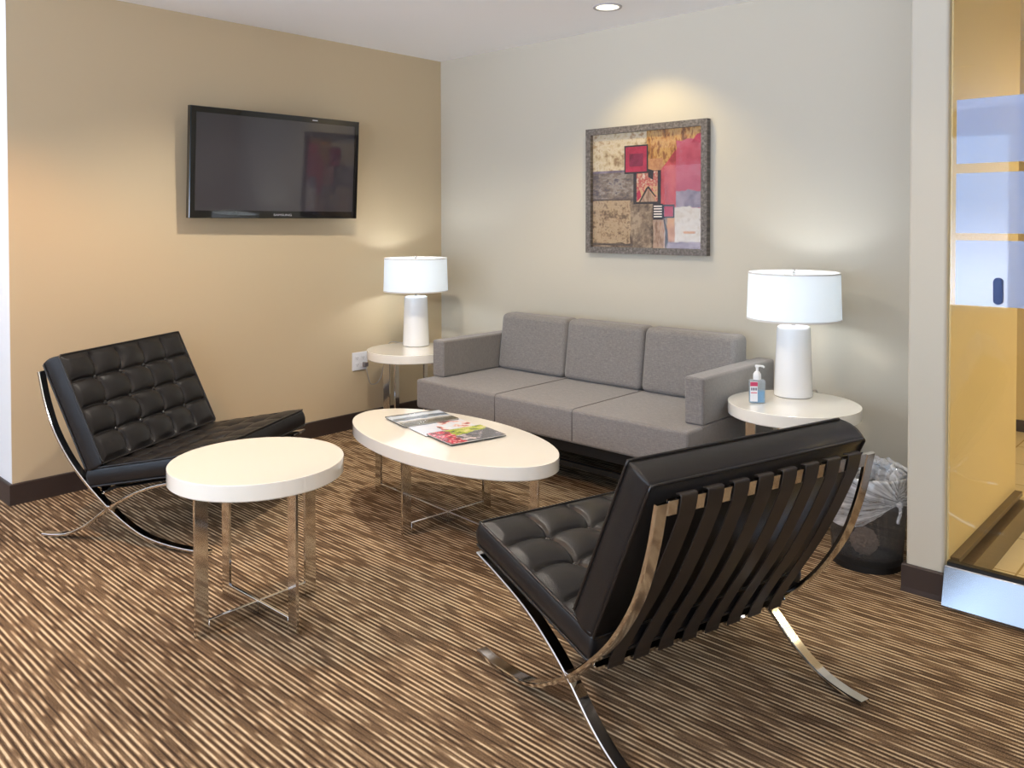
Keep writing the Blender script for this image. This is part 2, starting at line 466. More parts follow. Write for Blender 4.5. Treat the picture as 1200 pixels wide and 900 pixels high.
# recessed finger pull set through the glass
pb = bmesh.new()
prof = []
for k in range(24):
    a = 2*PI*k/24; zz = (.03 if math.sin(a) > 0 else -.03)
    prof.append((3.622+.0145*math.cos(a), 1.082+zz+.0145*math.sin(a)))
A = [pb.verts.new((x, YP-.018, z)) for x, z in prof]; B = [pb.verts.new((x, YP-.006, z)) for x, z in prof]
pb.faces.new(A); pb.faces.new(B[::-1])
for k in range(24): pb.faces.new((A[k], B[k], B[(k+1) % 24], A[(k+1) % 24]))
bmesh.ops.bevel(pb, geom=[e for e in pb.edges if e.verts[0] in A and e.verts[1] in A], offset=.003, segments=2, affect='EDGES')
link('pull_handle', pb, M['pull'], part, auto=True)

# ------------------------------------------------------------------ lounge chairs
ARC = [(-.400, .690), (-.372, .570), (-.325, .445), (-.250, .328), (-.165, .236), (-.063, .146), (.035, .080), (.11, .044), (.2, .0225), (.30, .0105), (.40, .0075)]
SEAT = [(-.392, .0075), (-.33, .010), (-.257, .024), (-.172, .066), (-.063, .146), (.03, .200), (.14, .246), (.28, .282), (.402, .306)]

def cushion(name, Wd, T, O, V, Nn, L, parent, puff=.017, rows=4, cols=5, flip=1, bow=.12):
    """tufted cushion; O rear/bottom corner line centre in (x,z), V unit along length, Nn unit normal (top side)"""
    nx, ny = 190, 130
    def pos(u, v, h):
        x = O[0]+V[0]*v+Nn[0]*h; z = O[1]+V[1]*v+Nn[1]*h
        return (x, u, z)
    def hgt(a, b):
        cu = a*cols; rv = b*rows
        iu = min(int(cu), cols-1); iv = min(int(rv), rows-1)
        p = 2*(cu-iu)-1; q = 2*(rv-iv)-1
        cu2 = cu+flip*.15*(1-q*q)*math.sin(PI*a); rv2 = rv-bow*(1-p*p)*math.sin(PI*b)
        iu = max(0, min(int(math.floor(cu2)), cols-1)); iv = max(0, min(int(math.floor(rv2)), rows-1))
        p = max(-1, min(1, 2*(cu2-iu)-1)); q = max(-1, min(1, 2*(rv2-iv)-1))
        if (iu == 0 and p < 0) or (iu == cols-1 and p > 0): p *= .35
        if (iv == 0 and q < 0) or (iv == rows-1 and q > 0): q *= .35
        h = puff*1.15*max(0, (1-p*p)*(1-q*q))**.62-puff*.6
        su = (1-abs(p))*Wd/cols/2; sv = (1-abs(q))*L/rows/2      # distance to the nearest sewn line
        h -= .0055*math.exp(-(su/.0048)**2)+.0055*math.exp(-(sv/.0048)**2)
        ku = round(cu); kv = round(rv)
        if 0 < ku < cols and 0 < kv < rows:
            d = math.hypot((cu-ku)*Wd/cols, (rv-kv)*L/rows)
            h -= .010*math.exp(-(d/.016)**2)
        e = min(a*Wd, (1-a)*Wd, b*L, (1-b)*L)
        k = min(1, e/.03); k = k*k*(3-2*k)
        return h*k + .004*(1-math.exp(-e/.05))
    bm = bmesh.new(); g = []
    for j in range(ny+1):
        for_row = []
        for i in range(nx+1):
            a, b = i/nx, j/ny
            for_row.append(bm.verts.new(pos((a-.5)*Wd, b*L, T+hgt(a, b))))
        g.append(for_row)
    for j in range(ny):
        for i in range(nx): bm.faces.new((g[j][i], g[j][i+1], g[j+1][i+1], g[j+1][i]))
    per = [(i, 0) for i in range(nx)]+[(nx, j) for j in range(ny)]+[(i, ny) for i in range(nx, 0, -1)]+[(0, j) for j in range(ny, 0, -1)]
    ring = [g[j][i] for i, j in per]; rings = [ring]
    for k in range(1, 7):
        t = k/6; bul = .007*math.sin(PI*t); r2 = []
        for i, j in per:
            a, b = i/nx, j/ny; u = (a-.5)*Wd; v = b*L
            du = (-1 if i == 0 else 1 if i == nx else 0); dv = (-1 if j == 0 else 1 if j == ny else 0)
            r2.append(bm.verts.new(pos(u+du*bul, v+dv*bul, T*(1-t))))
        rings.append(r2)
    n = len(per)
    for A, B in zip(rings, rings[1:]):
        for k in range(n): bm.faces.new((A[k], B[k], B[(k+1) % n], A[(k+1) % n]))
    bm.faces.new(rings[-1][::-1])
    o = link(name, bm, M['leather'], parent, smooth=True)
    for hh, nm in ((T, 'piping'), (0.0, 'piping')):
        pts = []
        for i, j in per[::4]:
            a, b = i/nx, j/ny
            pts.append(pos((a-.5)*(Wd+.002), b*(L+.002)-.001, hh))
        link('piping', tube(pts, .0042, 6, closed=True), M['piping'], o, smooth=True)
    first = None
    for kv in range(1, rows):
        for ku in range(1, cols):
            c = Vector(pos((ku/cols-.5)*Wd, kv/rows*L, T-.0150))
            if first is None:
                bb = lathe([(0, .008), (.006, .007), (.0105, .003), (.011, 0), (0, -.002)], 12)
                rot = Vector((0, 0, 1)).rotation_difference(Vector((Nn[0], 0, Nn[1]))).to_matrix().to_4x4()
                bmesh.ops.transform(bb, matrix=rot, verts=bb.verts[:])
                first = link('button', bb, M['button'], o, smooth=True); first.location = c
            else:
                d = first.copy(); COL.objects.link(d); d.parent = o; d.location = c
    return o

def unit(a, b):
    dx, dz = b[0]-a[0], b[1]-a[1]; L = math.hypot(dx, dz); return (dx/L, dz/L), L

def lounge_chair():
    root = empty('lounge_chair', (0, 0, 0)); w = .39; bw = .036; th = .012
    arc = spline(ARC, 7); st = spline(SEAT, 7)
    for s in (1, -1):
        a, b = (w-bw, w) if s > 0 else (-w, -w+bw)
        bm = bar(arc, a, b, th); bar(st, a, b, th, bm)
        # welded joint collar where the two bars cross
        cx, cz = -.063, .146
        bx(cx-.019, cx+.019, a+.0006, b-.0006, cz-.0125, cz+.0125, bm, r=.004, mtx=Matrix.Translation((cx, 0, cz)) @ Matrix.Rotation(math.radians(0), 4, 'Y') @ Matrix.Translation((-cx, 0, -cz)))
        link('side_frame', bm, M['chrome'], root, auto=True)
    # cross bars: top of back, low behind the seat, front of seat
    top = [(-.4005, .6935), (-.3925, .658)]
    link('crossbar', bar(top, -w+.0365, w-.0365, .0115), M['chrome'], root, auto=True)
    link('crossbar', bar([(-.143, .193), (-.108, .199)], -w+.0365, w-.0365, .010), M['chrome'], root, auto=True)
    link('crossbar', bar([(.367, .2985), (.402, .306)], -w+.0365, w-.0365, .0115), M['chrome'], root, auto=True)
    # saddle leather straps: back and seat
    back = [(-.3925, .700), (-.404, .7015), (-.4085, .694), (-.4005, .657), (-.385, .62), (-.345, .535), (-.285, .425), (-.215, .315), (-.165, .235), (-.152, .205), (-.149, .194), (-.1475, .188)]
    seat = [(-.120, .203), (-.02, .220), (.14, .255), (.28, .286), (.37, .309), (.402, .314), (.4095, .309), (.404, .298)]
    for path in (spline(back, 4), spline(seat, 4)):
        proto = None
        for k in range(8):
            yc = (k-3.5)*.0845
            if proto is None:
                proto = link('strap', bar(path, -.026, .026, .0035), M['strap'], root, auto=True); proto.location = (0, yc, 0)
            else:
                d = proto.copy(); COL.objects.link(d); d.parent = root; d.location = (0, yc, 0)
    # seat cushion
    a, b = (-.152, .226), (.402, .332)
    V, L = unit(a, b); Nn = (-V[1], V[0])
    cushion('seat_cushion', .765, .074, a, V, Nn, L, root, flip=1)
    # back cushion, leaning on the straps
    a, b = (-.168, .290), (-.378, .722)
    V, L = unit(a, b); Nn = (V[1], -V[0])
    cushion('back_cushion', .765, .088, a, V, Nn, L, root, flip=-1, bow=.045)
    return root

def kids(o): return [c for c in bpy.data.objects if c.parent == o]
def copy_tree(o, parent=None):
    c = o.copy(); COL.objects.link(c)
    if parent is not None: c.parent = parent
    for ch in kids(o): copy_tree(ch, c)
    return c

ch1 = lounge_chair(); ch1.location = (3.013, -1.8836, 0); ch1.rotation_euler.z = math.radians(164.78)
tag(ch1, 'black tufted leather lounge chair seen from behind, straps across its chrome back frame', 'chair', 'pair of lounge chairs')
ch2 = copy_tree(ch1); ch2.location = (.6857, -2.2011, 0); ch2.rotation_euler.z = math.radians(28.17)
ch2['label'] = 'black tufted leather lounge chair against the tan wall, its buttoned backrest facing the room'

# ------------------------------------------------------------------ sofa
def sofa():
    x0, x1 = .730, 2.482; yf = -.86
    root = empty('sofa', ((x0+x1)/2, -.45, 0)); ox, oy = root.location.x, root.location.y
    def b(name, X0_, X1_, Y0_, Y1_, Z0_, Z1_, r, seg=4, m='fabric', parent=root):
        bm = bx(X0_-ox, X1_-ox, Y0_-oy, Y1_-oy, Z0_, Z1_, r=r, seg=seg)
        return link(name, bm, M[m], parent, auto=True)
    e = [x0, 1.352, 1.858, x1]
    e = [x0, x0+(x1-x0)*.3535, x0+(x1-x0)*.6435, x1]
    aw = .094; inx0, inx1 = x0+aw, x1-aw
    for k in range(3):
        bm = bx(e[k]+.0003-ox, e[k+1]-.0003-ox, yf-oy, -.20-oy, .262, .424)
        inner = [x_-ox for x_ in (e[1], e[2])]
        es = [q for q in bm.edges if not any(all(abs(v.co.x-i_) < .001 for v in q.verts) for i_ in inner)]
        bmesh.ops.bevel(bm, geom=es, offset=.016, segments=4, profile=.5, affect='EDGES')
        link('seat_cushion', bm, M['fabric'], root, auto=True)
    for k in range(2):   # piped seam between seat sections
        xs = e[k+1]-ox
        pts = [(xs, yf-oy-.0005, .275), (xs, yf-oy-.0005, .408), (xs, yf-oy+.0045, .4195), (xs, yf-oy+.016, .4245), (xs, -.24-oy, .4245)]
        link('seam_piping', tube(pts, .0026, 6), M['seam'], root, smooth=True)
    # arms stand on the seat base at the front and run to the wall
    for s, (a, c) in enumerate(((x0, x0+aw), (x1-aw, x1+.001))):
        b('armrest', a, c, -.735, -.045, .425, .634, .012)
    w = (inx1-inx0)/3
    bc = [inx0, inx0+w*.985, inx0+w*1.985, inx1]
    for k in range(3):
        # slanted cushion: rounded box sheared back towards the wall
        bm = bx(bc[k]+.0015-ox, bc[k+1]-.0015-ox, -.300-oy, -.135-oy, .4255, .757, r=.030, seg=6)
        for v in bm.verts:
            t = (v.co.z-.4255)/(.757-.4255); v.co.y += .045*t*(1 if v.co.y < -.2-oy else .15)
            if v.co.y < -.2-oy:
                u = (v.co.x+ox-bc[k])/(bc[k+1]-bc[k]); v.co.y -= .012*math.sin(PI*min(1, max(0, u)))*math.sin(PI*min(1, max(0, t)))
        link('back_cushion', bm, M['fabric'], root, auto=True)
    b('backrest_panel', inx0+.001, inx1-.001, -.125, -.05, .264, .62, .012)
    b('side_panel', x1-.05, x1, -.735, -.05, .20, .4245, .006)
    b('side_panel', x0, x0+.05, -.735, -.05, .20, .4245, .006)
    b('base_frame', x0+.06, x1-.06, -.80, -.06, .195, .2615, .004, 2, 'black')
    for (lx, ly) in ((x0+.12, -.72), (x1-.12, -.72), (x0+.12, -.14), (x1-.12, -.14)):
        bm = bx(lx-.025-ox, lx+.025-ox, ly-.025-oy, ly+.025-oy, 0, .194, r=.003)
        link('leg', bm, M['black'], root, auto=True)
    bm = bx(x0+.15-ox, x1-.15-ox, -.735-oy, -.715-oy, .10, .125, r=.002)
    link('stretcher', bm, M['black'], root, auto=True)
    return tag(root, 'grey fabric three-seat sofa against the back wall under the picture', 'sofa')
sofa()

# ------------------------------------------------------------------ tables
def table(name, loc, rot, a, b, h, th, ax, ay, lw=.045):
    root = empty(name, loc, rot)
    prof = [(0, h-th), (.9, h-th)]
    n = 96; bm = bmesh.new()
    rr = [(-.004, h-th), (0, h-th+.004), (0, h-.004), (-.0012, h-.0012), (-.004, h)]
    rings = [[bm.verts.new(((a+d)*math.cos(2*PI*i/n), (b+d)*math.sin(2*PI*i/n), z)) for i in range(n)] for d, z in rr]
    for A, B in zip(rings, rings[1:]):
        for i in range(n): bm.faces.new((A[i], A[(i+1) % n], B[(i+1) % n], B[i]))
    bm.faces.new(rings[0][::-1]); bm.faces.new(rings[-1])
    link('tabletop', bm, M['tabletop'], root, auto=True)
    t = .0055; z1 = h-th-.0005
    for s in (1, -1):
        q = sorted((s*ax, s*(ax-lw)))
        link('leg', bx(q[0], q[1], -t, t, 0, z1, r=.0012, seg=1), M['chrome'], root, auto=True)
        q = sorted((s*ay, s*(ay-lw)))
        link('leg', bx(-t, t, q[0], q[1], 0, z1, r=.0012, seg=1), M['chrome'], root, auto=True)
    link('stretcher', bx(-ax+lw+.0003, ax-lw-.0003, -t, t, 0.0, .046, r=.0012, seg=1), M['chrome'], root, auto=True)
    bm = bmesh.new()
    for s in (1, -1):
        q = sorted((s*(t+.0003), s*(ay-lw-.0003))); bx(-t, t, q[0], q[1], 0.0, .046, bm, r=.0012, seg=1)
    link('stretcher', bm, M['chrome'], root, auto=True)
    # top apron cross under the slab
    bm = bx(-ax+lw, ax-lw, -t, t, z1-.035, z1); 
    link('top_brace', bm, M['chrome'], root, auto=True)
    return root
TH = .522
t1 = table('round_table', (1.803, -2.468, 0), math.radians(1.5), .283, .283, TH, .053, .226, .226)
tag(t1, 'round white table on crossed chrome legs in front of the left lounge chair', 'table')
tL = table('side_table', (.372, -.590, 0), math.radians(20), .273, .273, .5275, .053, .2, .2)
tag(tL, 'small round white side table in the room corner left of the sofa', 'side table', 'side tables with lamps')
tR = table('side_table', (2.765, -.462, 0), math.radians(8), .276, .276, .5275, .053, .21, .21)
tag(tR, 'round white side table at the right end of the sofa holding lamp and hand gel', 'side table', 'side tables with lamps')
CH = .387
tC = table('coffee_table', (1.648, -1.462, 0), math.radians(-4.5), .614, .297, CH, .055, .565, .245)
tag(tC, 'long oval white coffee table with magazines on crossed chrome legs', 'coffee table')

# ------------------------------------------------------------------ magazines
def magmat(name, fn):
    m = mat(name, (200, 200, 200), .22, Coat_Weight=.4); t = NT(m); v, c = t.coords(); fn(t, v, c); return m
def sel(t, a, b, f):
    nd = t.n('ShaderNodeMixRGB'); t.val(nd.inputs[0], f); t.val(nd.inputs[1], a); t.val(nd.inputs[2], b); return nd.outputs[0]
def C4(*rgb): return (*lin(rgb), 1)
def snow(t, v, c):
    x, y, z = c; n = t.noise(v, 16, 4, .6)
    xx = t.math('ADD', x, t.math('MULTIPLY', t.math('SUBTRACT', n, .5), .05))
    k = t.ramp(t.math('MULTIPLY_ADD', xx, 4.6, .5), [(0, lin((40, 42, 38))), (.06, lin((50, 52, 48))), (.12, lin((196, 208, 220))), (.28, lin((206, 214, 224))), (.36, lin((74, 88, 104))), (.52, lin((110, 126, 142))), (.60, lin((206, 210, 216))), (.70, lin((150, 146, 132))), (.80, lin((72, 68, 50))), (1, lin((104, 98, 76)))])
    t.l(k, t.b.inputs['Base Color'])
def pink(t, v, c):
    x, y, z = c; n = t.noise(v, 12, 3, .6); n2 = t.noise(v, 26, 2)
    k = t.ramp(n, [(.36, lin((240, 238, 240))), (.47, lin((214, 226, 242))), (.52, lin((240, 222, 214))), (.58, lin((206, 120, 116))), (.64, lin((120, 96, 92)))])
    f = t.math('GREATER_THAN', t.math('ADD', y, t.math('MULTIPLY', n2, .05)), .0)
    t.l(sel(t, k, sel(t, C4(238, 236, 240), C4(196, 214, 240), n2), t.math('SUBTRACT', 1.0, f)), t.b.inputs['Base Color'])
def food(t, v, c):
    x, y, z = c; n = t.noise(v, 20, 4, .7); vo = t.n('ShaderNodeTexVoronoi'); t.l(v, vo.inputs['Vector']); vo.inputs['Scale'].default_value = 46
    red = t.ramp(vo.outputs['Distance'], [(.1, lin((236, 196, 200))), (.4, lin((206, 52, 78))), (.8, lin((112, 22, 44)))])
    grn = t.ramp(n, [(.36, lin((96, 120, 40))), (.5, lin((176, 190, 74))), (.62, lin((226, 216, 142)))])
    gry = t.ramp(n, [(.36, lin((70, 72, 82))), (.55, lin((104, 106, 118))), (.66, lin((232, 214, 214)))])
    d = t.math('ADD', x, t.math('MULTIPLY', t.math('SUBTRACT', n, .5), .09))
    yy = t.math('ADD', y, t.math('MULTIPLY', t.math('SUBTRACT', n, .5), .10))
    a = sel(t, grn, gry, t.math('GREATER_THAN', t.math('ADD', d, t.math('MULTIPLY', yy, .25)), -.01))
    t.l(sel(t, a, red, t.math('LESS_THAN', yy, -.055)), t.b.inputs['Base Color'])
M['pages'] = mat('magazine_page_edges', (226, 222, 214), .7)
M['spine'] = mat('magazine_dark_edge', (58, 56, 56), .4)
def magazine(loc, rot, wx, wy, fn, label, th=.006):
    root = empty('magazine', loc, rot)
    link('pages', bx(-wx/2+.002, wx/2-.002, -wy/2+.002, wy/2-.002, .0008, th-.0012, r=.0006, seg=1), M['pages'], root)
    mm = magmat('cover_'+label.split()[0], fn)
    bm = bx(-wx/2, wx/2, -wy/2, wy/2, th-.0012, th, r=.0005, seg=1)
    link('cover', bm, mm, root)
    link('back_cover', bx(-wx/2, wx/2, -wy/2, wy/2, 0, .0008), M['spine'], root)
    link('spine', bx(-wx/2-.0012, -wx/2-.0002, -wy/2, wy/2, 0, th, r=.0003, seg=1), M['spine'], root)
    return tag(root, label, 'magazine', 'magazines on the oval coffee table')
magazine((1.372, -1.372, CH+.0058), math.radians(-14), .215, .275, snow, 'snowy mountain magazine at the left end of the row on the coffee table', .006)
magazine((1.552, -1.405, CH+.0004), math.radians(-14), .205, .275, pink, 'pale pink and white magazine lying between the two other magazines', .005)
magazine((1.742, -1.440, CH+.0058), math.radians(-12.5), .205, .275, food, 'colourful red and green magazine at the right end of the row', .0062)

# ------------------------------------------------------------------ lamps
def lamp(loc, label, cordpts, sc=1.0):
    root = empty('table_lamp', loc)
    prof = [(0, 0), (.078, 0), (.0835, .004), (.0835, .01), (.0725, .300), (.0705, .309), (.066, .313), (0, .313)]
    link('base', lathe(prof, 64), M['ceramic'], root, auto=True)
    link('neck', lathe([(0, .3135), (.012, .3135), (.012, .320), (.008, .323), (.008, .345), (.017, .347), (.017, .385), (0, .385)], 24), M['chrome'], root, auto=True)
    z0, z1 = .347, .555; r0, r1 = .2035, .197; t = .0022
    sh = link('shade', lathe([(r0, z0), (r1, z1), (r1-t, z1), (r0-t, z0)], 96, closed=True), M['shade'], root, auto=True)
    link('hem', lathe([(r0+.0012, z0-.002), (r0+.0012, z0+.006), (r0-t-.001, z0+.006), (r0-t-.001, z0-.002)], 96, closed=True), M['shade_trim'], sh, auto=True)
    link('hem', lathe([(r1+.0012, z1-.005), (r1+.0012, z1+.002), (r1-t-.001, z1+.002), (r1-t-.001, z1-.005)], 96, closed=True), M['shade_trim'], sh, auto=True)
    bm = bmesh.new()
    for k in range(3):
        a = 2*PI*k/3+.4; tube([(.012*math.cos(a), .012*math.sin(a), z1-.018), ((r1-.004)*math.cos(a), (r1-.004)*math.sin(a), z1-.004)], .0018, 6, bm)
    link('spider', bm, M['chrome'], sh, smooth=True)
    link('harp', tube(spline([(.012, 0, .36), (.045, 0, .42), (.045, 0, .49), (.0, 0, .548), (-.045, 0, .49), (-.045, 0, .42), (-.012, 0, .36)], 6), .0016, 6), M['chrome'], root, smooth=True)
    link('finial', lathe([(0, .549), (.008, .549), (.008, .555), (.004, .558), (.007, .563), (.006, .569), (0, .572)], 16), M['chrome'], root, auto=True)
    bl = link('bulb', lathe([(0, .385), (.013, .386), (.018, .40), (.027, .425), (.03, .445), (.024, .468), (0, .478)], 24), M['bulb'], root, smooth=True)
    if cordpts:
        loc_ = Vector(loc)
        cd = link('cord', tube(spline([tuple(Vector(p)-loc_) for p in cordpts], 8), .003, 6), M['cord'], root, smooth=True)
    L = bpy.data.lights.new('lamp_light', 'POINT'); L.energy = LAMP_W; L.color = (.86, .93, 1.0); L.shadow_soft_size = .04
    o = bpy.data.objects.new('lamp_light', L); COL.objects.link(o); o.parent = root; o.location = (0, 0, .438)
    tag(root, label, 'lamp', 'white drum-shade table lamps'); return root, cd
LAMP_W = 12.5
FILL_PANEL_W = 46
LZ = .5277
l1, c1 = lamp((.285, -.478, LZ), 'white ceramic lamp lit in the corner beside the television wall', [(.205, -.49, LZ+.006), (.14, -.50, LZ+.006), (.085, -.525, LZ+.004), (.062, -.54, .48), (.04, -.57, .30), (.034, -.64, .27), (.036, -.672, .34), (.040, -.682, .400)])
# the plug belongs to the lamp cord
pl = bx(-.036, -.006, -.016, .016, -.016, .016, r=.006, seg=3); o = link('plug', pl, M['plug'], c1, auto=True)
o.location = Vector((.049, -.682, .403))-Vector((.285, -.478, LZ))
l2, c2 = lamp((2.702, -.322, LZ), 'white ceramic lamp lit on the table right of the sofa', [(2.722, -.24, LZ+.006), (2.735, -.205, LZ+.006), (2.75, -.176, LZ+.003), (2.757, -.170, .45), (2.75, -.15, .25), (2.76, -.08, .08), (2.7, -.05, .012), (2.6, -.05, .006)])

# ------------------------------------------------------------------ hand gel bottle
def bottle():
    root = empty('hand_gel_bottle', (2.648, -.566, LZ+.0004), math.radians(38))
    def rb(w, d, z0, z1, r, n=6):
        bm = bx(-w/2, w/2, -d/2, d/2, z0, z1); es = [e for e in bm.edges if abs(e.verts[0].co.z-e.verts[1].co.z) > .001]
        bmesh.ops.bevel(bm, geom=es, offset=r, segments=n, profile=.5, affect='EDGES'); return bm
    bm = rb(.068, .040, 0, .100, .012)
    bmesh.ops.bevel(bm, geom=[e for e in bm.edges if e.verts[0].co.z > .099 and e.verts[1].co.z > .099], offset=.010, segments=4, profile=.5, affect='EDGES')
    link('bottle_body', bm, M['bottle'], root, auto=True)
    link('gel', rb(.061, .033, .003, .052, .010), M['gel'], root, auto=True)
    bm = bmesh.new(); bx(-.033, -.002, -.0212, -.0202, .008, .094, bm, mi=0); bx(-.033, -.002, -.0216, -.0213, .074, .092, bm, mi=1)
    for k in range(5): bx(-.030+.0055*k, -.0265+.0055*k, -.0216, -.0213, .056, .068, bm, mi=2)
    bx(-.031, -.004, -.0216, -.0213, .044, .048, bm, mi=1)
    link('front_label', bm, [M['label_w'], M['label_p'], M['label_d']], root)
    link('pump', lathe([(0, .1005), (.017, .1005), (.017, .112), (.0165, .124), (.010, .134), (.0055, .137), (.0055, .152), (.009, .154), (.009, .162), (0, .163)], 24), M['pump'], root, auto=True)
    nz = tube([(-.006, 0, .159), (.012, 0, .159), (.026, 0, .1565), (.030, 0, .152)], .0042, 8); link('nozzle', nz, M['pump'], root, smooth=True)
    return tag(root, 'clear pump bottle of blue hand gel on the right side table', 'bottle')
bottle()

# ------------------------------------------------------------------ television
def television():
    Wt, Ht = 1.062, .592
    c = Vector((.125, -1.343, 1.629))
    root = empty('television', c); root.rotation_mode = 'XYZ'
    # local frame: +x out of the screen, +y to the viewer's right, z up
    tilt, yw = math.radians(3.4), math.radians(-1.2)
    R = Matrix.Rotation(yw, 4, 'Z') @ Matrix.Rotation(tilt, 4, 'Y')
    root.rotation_euler = R.to_euler()
    w, h = Wt/2, Ht/2; b = .030; bb = .040
    bm = bmesh.new()
    out = [(-w, -h), (w, -h), (w, h), (-w, h)]; inn = [(-w+b, -h+bb), (w-b, -h+bb), (w-b, h-b), (-w+b, h-b)]
    def ring(P, x): return [bm.verts.new((x, y, z)) for y, z in P]
    a0 = ring(out, -.035); a1 = ring(out, -.003); a15 = ring([(y*(1-.003/w), z*(1-.003/h)) for y, z in out], 0); a2 = ring(inn, 0); a3 = ring(inn, -.006)
    for A, B in ((a0, a1), (a1, a15), (a15, a2), (a2, a3)):
        for k in range(4): bm.faces.new((A[k], A[(k+1) % 4], B[(k+1) % 4], B[k]))
    bm.faces.new(a0[::-1]); bm.faces.new(a3)
    bz = link('bezel', bm, M['tvframe'], root)
    link('screen', bx(-.0055, -.0025, -w+b+.001, w-b-.001, -h+bb+.001, h-b-.001), M['tvscreen'], root)
    link('back_shell', bx(-.072, -.0355, -w+.09, w-.09, -h+.07, h-.07, r=.012), M['tvback'], root, auto=True)
    link('wall_bracket', bx(-.115, -.0725, -.16, .16, -.12, .12, r=.004), M['tvback'], root, auto=True)
    # bezel lettering
    cu = bpy.data.curves.new('t', 'FONT'); cu.body = 'SAMSUNG'; cu.size = .017; cu.align_x = 'CENTER'; cu.align_y = 'CENTER'; cu.extrude = .0004
    to = bpy.data.objects.new('t', cu); COL.objects.link(to)
    dg = bpy.context.evaluated_depsgraph_get(); me = bpy.data.meshes.new_from_object(to.evaluated_get(dg))
    bpy.data.objects.remove(to)
    lo = bpy.data.objects.new('logo', me); COL.objects.link(lo); me.materials.append(M['logo']); lo.parent = root
    lo.matrix_local = Matrix.Translation((.0004, .02, -h+.019)) @ Matrix(((0, 0, 1, 0), (1, 0, 0, 0), (0, 1, 0, 0), (0, 0, 0, 1))) @ Matrix.Diagonal((1.5, 1, 1, 1))
    bm = bx(.0002, .0008, .20, .235, h-.020, h-.014); link('sensor_mark', bm, M['logo'], root)
    return tag(root, 'black flat television mounted on the tan wall above the lounge chair', 'television')
television()

